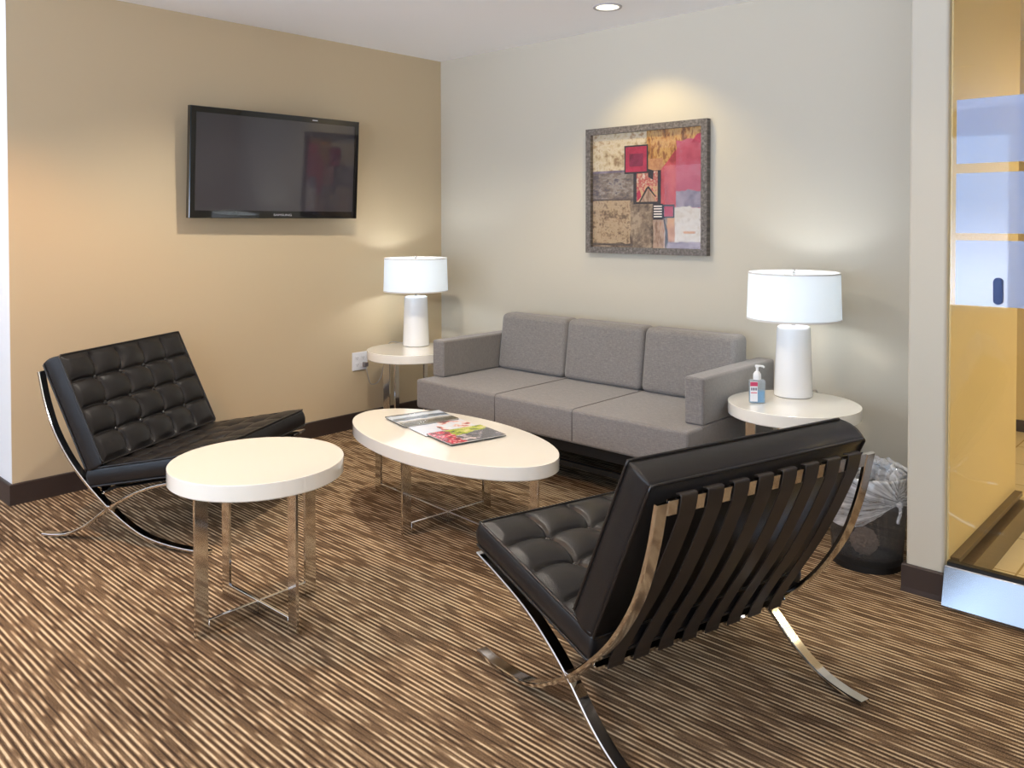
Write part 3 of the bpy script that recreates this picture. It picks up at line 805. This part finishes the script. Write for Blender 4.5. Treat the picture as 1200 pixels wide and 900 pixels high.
# ------------------------------------------------------------------ framed picture
def picture():
    x0, x1, z0, z1 = 1.302, 2.101, 1.130, 1.853; y0 = -.034
    root = empty('framed_picture', ((x0+x1)/2, -.001, z0)); ox, oz = root.location.x, root.location.z
    W, Hh = x1-x0, z1-z0; fw = .036
    def fr(pts, y_a, y_b):
        bm = bmesh.new()
        A = [bm.verts.new((p[0], y_a, p[1])) for p in pts]; B = [bm.verts.new((p[0], y_b, p[1])) for p in pts]
        bm.faces.new(A); bm.faces.new(B[::-1])
        for k in range(4): bm.faces.new((A[k], B[k], B[(k+1) % 4], A[(k+1) % 4]))
        return bm
    w = W/2
    corners = [(-w, 0), (w, 0), (w, Hh), (-w, Hh)]; inn = [(-w+fw, fw), (w-fw, fw), (w-fw, Hh-fw), (-w+fw, Hh-fw)]
    g = .0006
    bm = bmesh.new()
    for k in range(4):
        a, b, c, d = corners[k], corners[(k+1) % 4], inn[(k+1) % 4], inn[k]
        merge(bm, fr([a, b, c, d], -.036, 0))
    link('frame', bm, M['frame'], root)
    link('backing', bx(-w+.01, w-.01, -.012, -.004, .01, Hh-.01), M['black'], root)
    # painted patches, in photo proportions (u right, v down, 0..1 of the visible print)
    pal = {
     'cream': mottled('paint_cream', [(.3, (150, 122, 88)), (.45, (206, 184, 146)), (.6, (222, 206, 176)), (.75, (176, 140, 100))], 7, 1.0),
     'slate': mottled('paint_slate', [(.3, (92, 82, 82)), (.5, (132, 116, 104)), (.62, (160, 150, 140)), (.75, (88, 80, 90))], 7, 2.0, (1, 1, 2)),
     'stone': mottled('paint_stone', [(.3, (110, 88, 66)), (.45, (168, 140, 108)), (.6, (190, 164, 130)), (.75, (140, 116, 92))], 16, 3.0),
     'taupe': mottled('paint_taupe', [(.3, (88, 70, 56)), (.5, (128, 108, 88)), (.7, (172, 150, 124))], 9, 4.0),
     'gold': mottled('paint_gold', [(.3, (120, 72, 26)), (.42, (176, 116, 48)), (.55, (206, 160, 88)), (.7, (140, 86, 36))], 8, 5.0, (1.6, 1, .7)),
     'red': mottled('paint_red', [(.3, (150, 40, 44)), (.5, (190, 62, 66)), (.7, (202, 92, 84))], 6, 6.0),
     'pinkred': mottled('paint_rose', [(.2, (160, 44, 70)), (.5, (186, 72, 92)), (.8, (176, 108, 126))], 5, 7.0),
     'crimson': mottled('paint_crimson', [(.3, (156, 24, 58)), (.6, (184, 38, 72))], 8, 8.0),
     'wine': mottled('paint_wine', [(.3, (112, 18, 52)), (.6, (136, 30, 66))], 8, 9.0),
     'shadow': mottled('paint_umber', [(.3, (70, 58, 54)), (.6, (98, 84, 74))], 10, 15.0),  # umber lines between the painted patches
     'dark': mat('paint_charcoal', (44, 38, 42), .6),
     'white': mottled('paint_white', [(.3, (176, 160, 144)), (.5, (214, 206, 196)), (.7, (196, 180, 160))], 11, 10.0),
     'blue': mottled('paint_lilac', [(.3, (110, 96, 112)), (.6, (156, 140, 152))], 8, 11.0),
     'column': mottled('paint_column', [(.3, (140, 106, 84)), (.5, (188, 158, 134)), (.7, (170, 124, 96))], 7, 12.0, (2, 1, .6)),
     'figure': mottled('paint_figure', [(.3, (200, 160, 110)), (.42, (212, 164, 130)), (.52, (180, 56, 70)), (.62, (196, 150, 120)), (.75, (226, 206, 190))], 13, 13.0),
     'stripe': mat('paint_ivory', (226, 216, 204), .6),
     'orange': mottled('paint_orange', [(.3, (170, 110, 66)), (.6, (206, 150, 100))], 9, 14.0),
    }
    names = list(pal); bm = bmesh.new(); iw, ih = W-2*fw, Hh-2*fw; lay = [0]
    def poly(col, pts):
        lay[0] += 1; y = -.0125-lay[0]*.00012
        f = bm.faces.new([bm.verts.new((-w+fw+u*iw, y, Hh-fw-v*ih)) for u, v in pts]); f.material_index = names.index(col)
    def rect(col, u0, v0, u1, v1): poly(col, [(u0, v1), (u1, v1), (u1, v0), (u0, v0)])
    def wob(u0, v0, u1, v1, amp, sides, n=9, seed=1):
        rg = random.Random(seed); P = []
        def edge(a, b, on):
            for k in range(n):
                t = k/n; d = (rg.random()-.5)*2*amp if on and k else 0
                x = a[0]+(b[0]-a[0])*t; y = a[1]+(b[1]-a[1])*t
                if abs(b[0]-a[0]) > abs(b[1]-a[1]): y += d
                else: x += d
                P.append((x, y))
        edge((u0, v1), (u1, v1), 'b' in sides); edge((u1, v1), (u1, v0), 'r' in sides); edge((u1, v0), (u0, v0), 't' in sides); edge((u0, v0), (u0, v1), 'l' in sides)
        return P
    rect('taupe', 0, 0, 1, 1)
    rect('cream', 0, 0, .515, .37)
    rect('slate', 0, .33, .42, .60)
    rect('blue', 0, .325, .40, .345); rect('shadow', 0, .575, .38, .592)
    poly('stone', wob(0, .59, .365, .965, .008, 'rb', seed=3))
    rect('shadow', 0, .97, .40, .985)
    rect('gold', .515, 0, 1, .40)
    poly('orange', wob(.52, .24, .66, .40, .012, 'b', seed=8))
    poly('pinkred', wob(.775, .10, 1, .70, .01, 'tl', seed=4))
    poly('red', [(.625, .70), (.775, .70), (.775, .17), (.70, .27), (.64, .34)])
    poly('blue', wob(.775, .52, 1, .66, .012, 't', seed=6))
    poly('crimson', [(.90, .13), (1, .13), (1, .05), (.95, .06)])
    poly('white', wob(.755, .655, 1, .965, .014, 'tb', seed=5))
    poly('blue', wob(.70, .945, 1, 1, .008, 't', seed=9))
    poly('orange', wob(.70, .74, .765, .945, .006, 'lr', seed=11))
    rect('orange', .84, .855, .94, .875)
    poly('taupe', wob(.385, .62, .565, 1, .008, 'l', seed=12))
    poly('column', [(.575, 1), (.68, 1), (.68, .86), (.665, .74), (.57, .74), (.58, .86)])
    poly('dark', [(.68, 1), (.71, .95), (.705, .85), (.67, .74), (.665, .74), (.685, .87)])
    rect('dark', .395, .34, .645, .625)
    rect('figure', .425, .345, .615, .605)
    poly('dark', [(.53, .395), (.575, .42), (.58, .34), (.53, .325)])
    poly('dark', [(.448, .605), (.512, .488), (.535, .470), (.600, .560), (.596, .570), (.530, .492), (.462, .605)])
    poly('column', [(.462, .605), (.530, .497), (.592, .578), (.592, .605)])
    poly('crimson', [(.425, .53), (.455, .50), (.47, .56), (.43, .60)])
    rect('dark', .31, .115, .53, .36)
    rect('crimson', .322, .128, .517, .345)
    rect('wine', .358, .188, .485, .298)
    rect('dark', .575, .625, .665, .76)
    for k in range(5): rect('stripe', .583, .640+k*.022, .655, .650+k*.022)
    rect('dark', .662, .632, .765, .745)
    rect('crimson', .676, .648, .752, .732)
    link('print', bm, [pal[k] for k in names], root)
    link('glazing', bx(-w+fw-.004, w-fw+.004, -.0225, -.0205, fw-.004, Hh-fw+.004), M['picglass'], root)
    return tag(root, 'square abstract painting in a grey wooden frame above the sofa', 'picture')
picture()

# ------------------------------------------------------------------ wall outlet
def outlet():
    yc, zc = -.708, .424
    root = empty('wall_outlet', (.0002, yc, zc))
    link('cover_plate', bx(0, .007, -.059, .059, -.058, .058, r=.003), M['outlet'], root, auto=True)
    for yy in (-.024, .024):
        for zz in (-.021, .021):
            s = link('socket', bx(.0072, .0092, yy-.014, yy+.014, zz-.013, zz+.013, r=.0008, seg=1), M['outlet'], root)
            bm = bmesh.new()
            for k in (-.006, .006): bx(.0093, .0097, yy+k-.001, yy+k+.001, zz-.002, zz+.006, bm)
            bx(.0093, .0097, yy-.002, yy+.002, zz-.009, zz-.005, bm)
            link('slot', bm, M['slot'], s)
    return tag(root, 'white double wall outlet beside the corner side table', 'outlet')
outlet()

# ------------------------------------------------------------------ waste basket
BX, BY = 3.145, -.648
def basket():
    root = empty('waste_basket', (BX, BY, .0))
    prof = [(.126, .012), (.150, .345)]
    link('mesh_wall', lathe([(.126, .014), (.1485, .338)], 96), M['mesh'], root, smooth=True)
    link('base_pan', lathe([(0, .002), (.124, .002), (.129, .0), (.1295, .022), (.126, .022), (.124, .007), (0, .006)], 96), M['black'], root, auto=True)
    link('rim', lathe([(.148, .336), (.1515, .340), (.1515, .346), (.148, .348), (.1455, .344)], 96, closed=True), M['black'], root, auto=True)
    return tag(root, 'black wire mesh waste basket beside the wall end at right', 'waste basket')
basket()
def liner():
    root = empty('bin_liner', (BX, BY, .0)); rg = random.Random(5)
    ph = [rg.random()*6.28 for _ in range(12)]
    n = 300; bm = bmesh.new(); rings = []
    kv = math.radians(-30)   # the bag is gathered into a knot on the side by the wall end
    def near(a, c, w): return math.exp(-(math.atan2(math.sin(a-c), math.cos(a-c))/w)**2)
    def wr(a, t):
        return math.sin(13*a+ph[0]+1.2*t)*.45+math.sin(23*a+ph[1]-1.5*t)*.35+math.sin(41*a+ph[2]+t)*.2
    # outer skirt up over the rim, then down inside
    prof = [(.1545, .165, .004), (.1555, .18, .005), (.157, .205, .0055), (.158, .235, .0055), (.1585, .265, .005), (.158, .295, .004), (.157, .325, .0025), (.1565, .345, .0015), (.154, .354, .001), (.149, .357, .001), (.1455, .352, .001), (.1425, .335, .0015), (.139, .29, .002), (.134, .22, .003), (.130, .15, .003), (.126, .08, .003), (.121, .040, .002), (.06, .035, .002)]
    for k, (r, z, amp) in enumerate(prof):
        ring = []
        for i in range(n):
            a = 2*PI*i/n; g = near(a, kv, .55); t = min(1, k/7)
            d = wr(a, k*.3); zz = z
            if k < 7:
                # folds run towards the knot
                da = math.atan2(math.sin(a-kv), math.cos(a-kv)); dx = abs(da)*.155; dz = z-.285
                u = math.atan2(dz, dx+.012); ds = math.hypot(dx, dz)
                sg = 1 if da > 0 else -1
                d = (math.sin(26*u+sg)*.6+math.sin(43*u+2*sg)*.4)*(.5+1.3*math.exp(-ds/.12))+.35*d
                zz += (1-t)*(.10*near(a, kv, .75)+.010*math.sin(2*a+.8)+.003*d)
            if k in (8, 9): zz += .003*d+.016*near(a, 1.7, .9)*(1+.3*math.sin(11*a)+.25*math.sin(19*a+1))
            rr = r+amp*d
            if k < 7: rr = max(rr, .1535)
            if k >= 10: rr = min(rr, .1255+.0225*max(0, (zz-.03))/.31)
            ring.append(bm.verts.new((rr*math.cos(a), rr*math.sin(a), zz)))
        rings.append(ring)
    for kk, (A, B) in enumerate(zip(rings, rings[1:])):
        for i in range(n): bm.faces.new((A[i], A[(i+1) % n], B[(i+1) % n], B[i])).material_index = 0 if kk < 10 else 1
    bm.faces.new(rings[-1]).material_index = 1
    link('bag', bm, [M['bag'], M['bag_in']], root, smooth=True)
    # the loose inner film billowing above the far rim
    bm = bmesh.new(); rings = []
    for k in range(7):
        t = k/6; ring = []
        for i in range(90):
            a = math.radians(5)+math.radians(190)*i/89; w = math.sin(PI*i/89)**.5
            r = .128-.045*t+.008*math.sin(7*a+3*t+ph[4])+.006*math.sin(17*a-6*t+ph[5])+.004*math.sin(31*a+9*t)
            z = .345+w*(.060*math.sin(PI*min(1, t*.75+.0))+.012*math.sin(13*a+5*t)*t)-.10*t*t
            ring.append(bm.verts.new((r*math.cos(a), r*math.sin(a), z)))
        rings.append(ring)
    for A, B in zip(rings, rings[1:]):
        for i in range(89): bm.faces.new((A[i], A[i+1], B[i+1], B[i]))
    link('gathered_film', bm, M['bag'], root, smooth=True)
    # the twisted knot with its loose tail
    bm = bmesh.new(); cx, cy = .168*math.cos(kv), .168*math.sin(kv)
    own = bmesh.new(); bmesh.ops.create_icosphere(own, subdivisions=3, radius=.012)
    for v in own.verts: v.co *= 1+.18*math.sin(v.co.x*500)*math.sin(v.co.z*450+1)
    bmesh.ops.translate(own, vec=(cx, cy, .272), verts=own.verts[:]); merge(bm, own)
    tail = []
    for k in range(7):
        t = k/6; tail.append((cx+.004*math.sin(5*t), cy-.004*t, .268-.065*t))
    tube(tail, .006, 7, bm)
    link('knot', bm, M['bag'], root, smooth=True)
    return tag(root, 'clear plastic liner bag draped over the waste basket rim', 'bag')
liner()
def wad(loc, r, seed, label):
    rg = random.Random(seed); bm = bmesh.new(); bmesh.ops.create_icosphere(bm, subdivisions=4, radius=r)
    d = [(Vector((rg.gauss(0, 1), rg.gauss(0, 1), rg.gauss(0, 1))).normalized(), rg.random()) for _ in range(16)]
    for v in bm.verts:
        n = v.co.normalized(); s = 0
        for q, w in d: s += (abs((n.dot(q)-w*.6)*5) % 1.0)
        v.co *= .50+.055*s
    zmin = min(v.co.z for v in bm.verts); bmesh.ops.translate(bm, vec=(0, 0, -zmin), verts=bm.verts[:])
    o = link('paper_wad', bm, M['wrapper']); o.location = loc; return tag(o, label, 'paper', )
wad((BX+.01, BY-.055, .046), .052, 3, 'crumpled pale paper wad showing through the waste basket mesh')

# ------------------------------------------------------------------ ceiling downlights
def downlight(x, y, thing):
    root = empty('recessed_downlight' if thing else 'trim_%d' % (thing or 1), (x, y, H))
    link('trim_ring', lathe([(.060, -.001), (.0605, -.004), (.074, -.006), (.0755, -.0015), (.0755, -.0003), (.060, -.0003)], 48, closed=True), M['trimring'], root, auto=True)
    link('lens', lathe([(0, -.0035), (.0598, -.0030), (.0598, -.0008), (0, -.0008)], 48), M['lens'], root, auto=True)
    return root
M['trimring'] = mat('downlight_trim', (176, 172, 174), .4)
d = downlight(1.727, -.402, True)
tag(d, 'round recessed ceiling light glowing above the sofa', 'ceiling light')

def spot(name, x, y, z, W, rgb, ang, blend, rad=.05, aim=None):
    L = bpy.data.lights.new(name, 'SPOT'); L.energy = W; L.color = lin(rgb); L.spot_size = math.radians(ang); L.spot_blend = blend; L.shadow_soft_size = rad
    o = bpy.data.objects.new(name, L); COL.objects.link(o); o.location = (x, y, z)
    dv = Vector(aim)-Vector((x, y, z)) if aim else Vector((0, 0, -1))
    o.rotation_euler = dv.to_track_quat('-Z', 'Y').to_euler(); return o
WARM = (255, 234, 204); NEUT = (255, 244, 228)
spot('picture_spot', 1.78, -.40, H-.015, 26, (255, 226, 160), 104, .55, .03, (1.80, -.22, 0))
spot('seating_downlight', 1.25, -1.62, H-.012, 100, NEUT, 140, .5, .03)
spot('left_downlight', 1.05, -3.3, H-.012, 100, (255, 190, 108), 128, .4, .06)
spot('near_downlight', 2.62, -4.33, H-.012, 80, WARM, 140, .6, .07)
spot('right_downlight', 3.3, -2.1, H-.012, 48, WARM, 140, .6, .07)
spot('camera_downlight', 4.9, -2.6, H-.012, 32, WARM, 140, .6, .07)
for k, (x, y) in enumerate(((1.25, -1.62), (1.05, -3.3), (2.62, -4.33), (3.3, -2.1), (4.9, -2.6))):
    r = downlight(x, y, False); r.name = 'trim_%d' % (k+1); r['kind'] = 'structure'
spot('hall_downlight', 4.6, .3, H-.012, 75, (255, 234, 190), 160, .6, .08)
spot('hall_downlight', 5.6, 1.2, H-.012, 90, (255, 232, 184), 160, .6, .08)

# unseen fill panels, added behind the camera to brighten the room evenly
for k, (x, y) in enumerate(((.6, -5.4), (4.4, -5.9), (6.4, -5.0))):
    bm = bx(x-.62, x+.62, y-.32, y+.32, H-.012, H-.0005); t_ = struct('trim_%d' % (k+11), bm, M['ceil'])
    L = bpy.data.lights.new('ceiling_panel', 'AREA'); L.shape = 'RECTANGLE'; L.size = 1.16; L.size_y = .56; L.energy = FILL_PANEL_W; L.color = lin((238, 243, 255))
    o = bpy.data.objects.new('ceiling_panel', L); COL.objects.link(o); o.location = (x, y, H-.014)

# ------------------------------------------------------------------ daylight
wd = bpy.data.worlds.new('sky'); SC.world = wd; wd.use_nodes = True
nt = wd.node_tree; bg = nt.nodes['Background']
tc = nt.nodes.new('ShaderNodeTexCoord'); sp = nt.nodes.new('ShaderNodeSeparateXYZ'); rp = nt.nodes.new('ShaderNodeValToRGB')
nt.links.new(tc.outputs['Generated'], sp.inputs[0]); mr = nt.nodes.new('ShaderNodeMath'); mr.operation = 'MULTIPLY_ADD'; mr.inputs[1].default_value = .5; mr.inputs[2].default_value = .5
nt.links.new(sp.outputs[2], mr.inputs[0]); nt.links.new(mr.outputs[0], rp.inputs[0])
e = rp.color_ramp.elements; e[0].position = .47; e[0].color = (2.4, 2.6, 3.0, 1); e[1].position = .75; e[1].color = (.42, .68, 1.0, 1)
k = rp.color_ramp.elements.new(.51); k.color = (.66, .82, 1.0, 1)
nt.links.new(rp.outputs[0], bg.inputs[0]); bg.inputs[1].default_value = 4.2

vs = SC.view_settings
SC.display_settings.display_device = 'sRGB'
vs.view_transform = 'Standard'; vs.look = 'None'; vs.gamma = 1; vs.use_curve_mapping = False; vs.exposure = 0.08
SC.cycles.max_bounces = 10; SC.cycles.transparent_max_bounces = 16; SC.cycles.diffuse_bounces = 5
SC.cycles.sample_clamp_indirect = 6; SC.cycles.caustics_reflective = False; SC.cycles.caustics_refractive = False
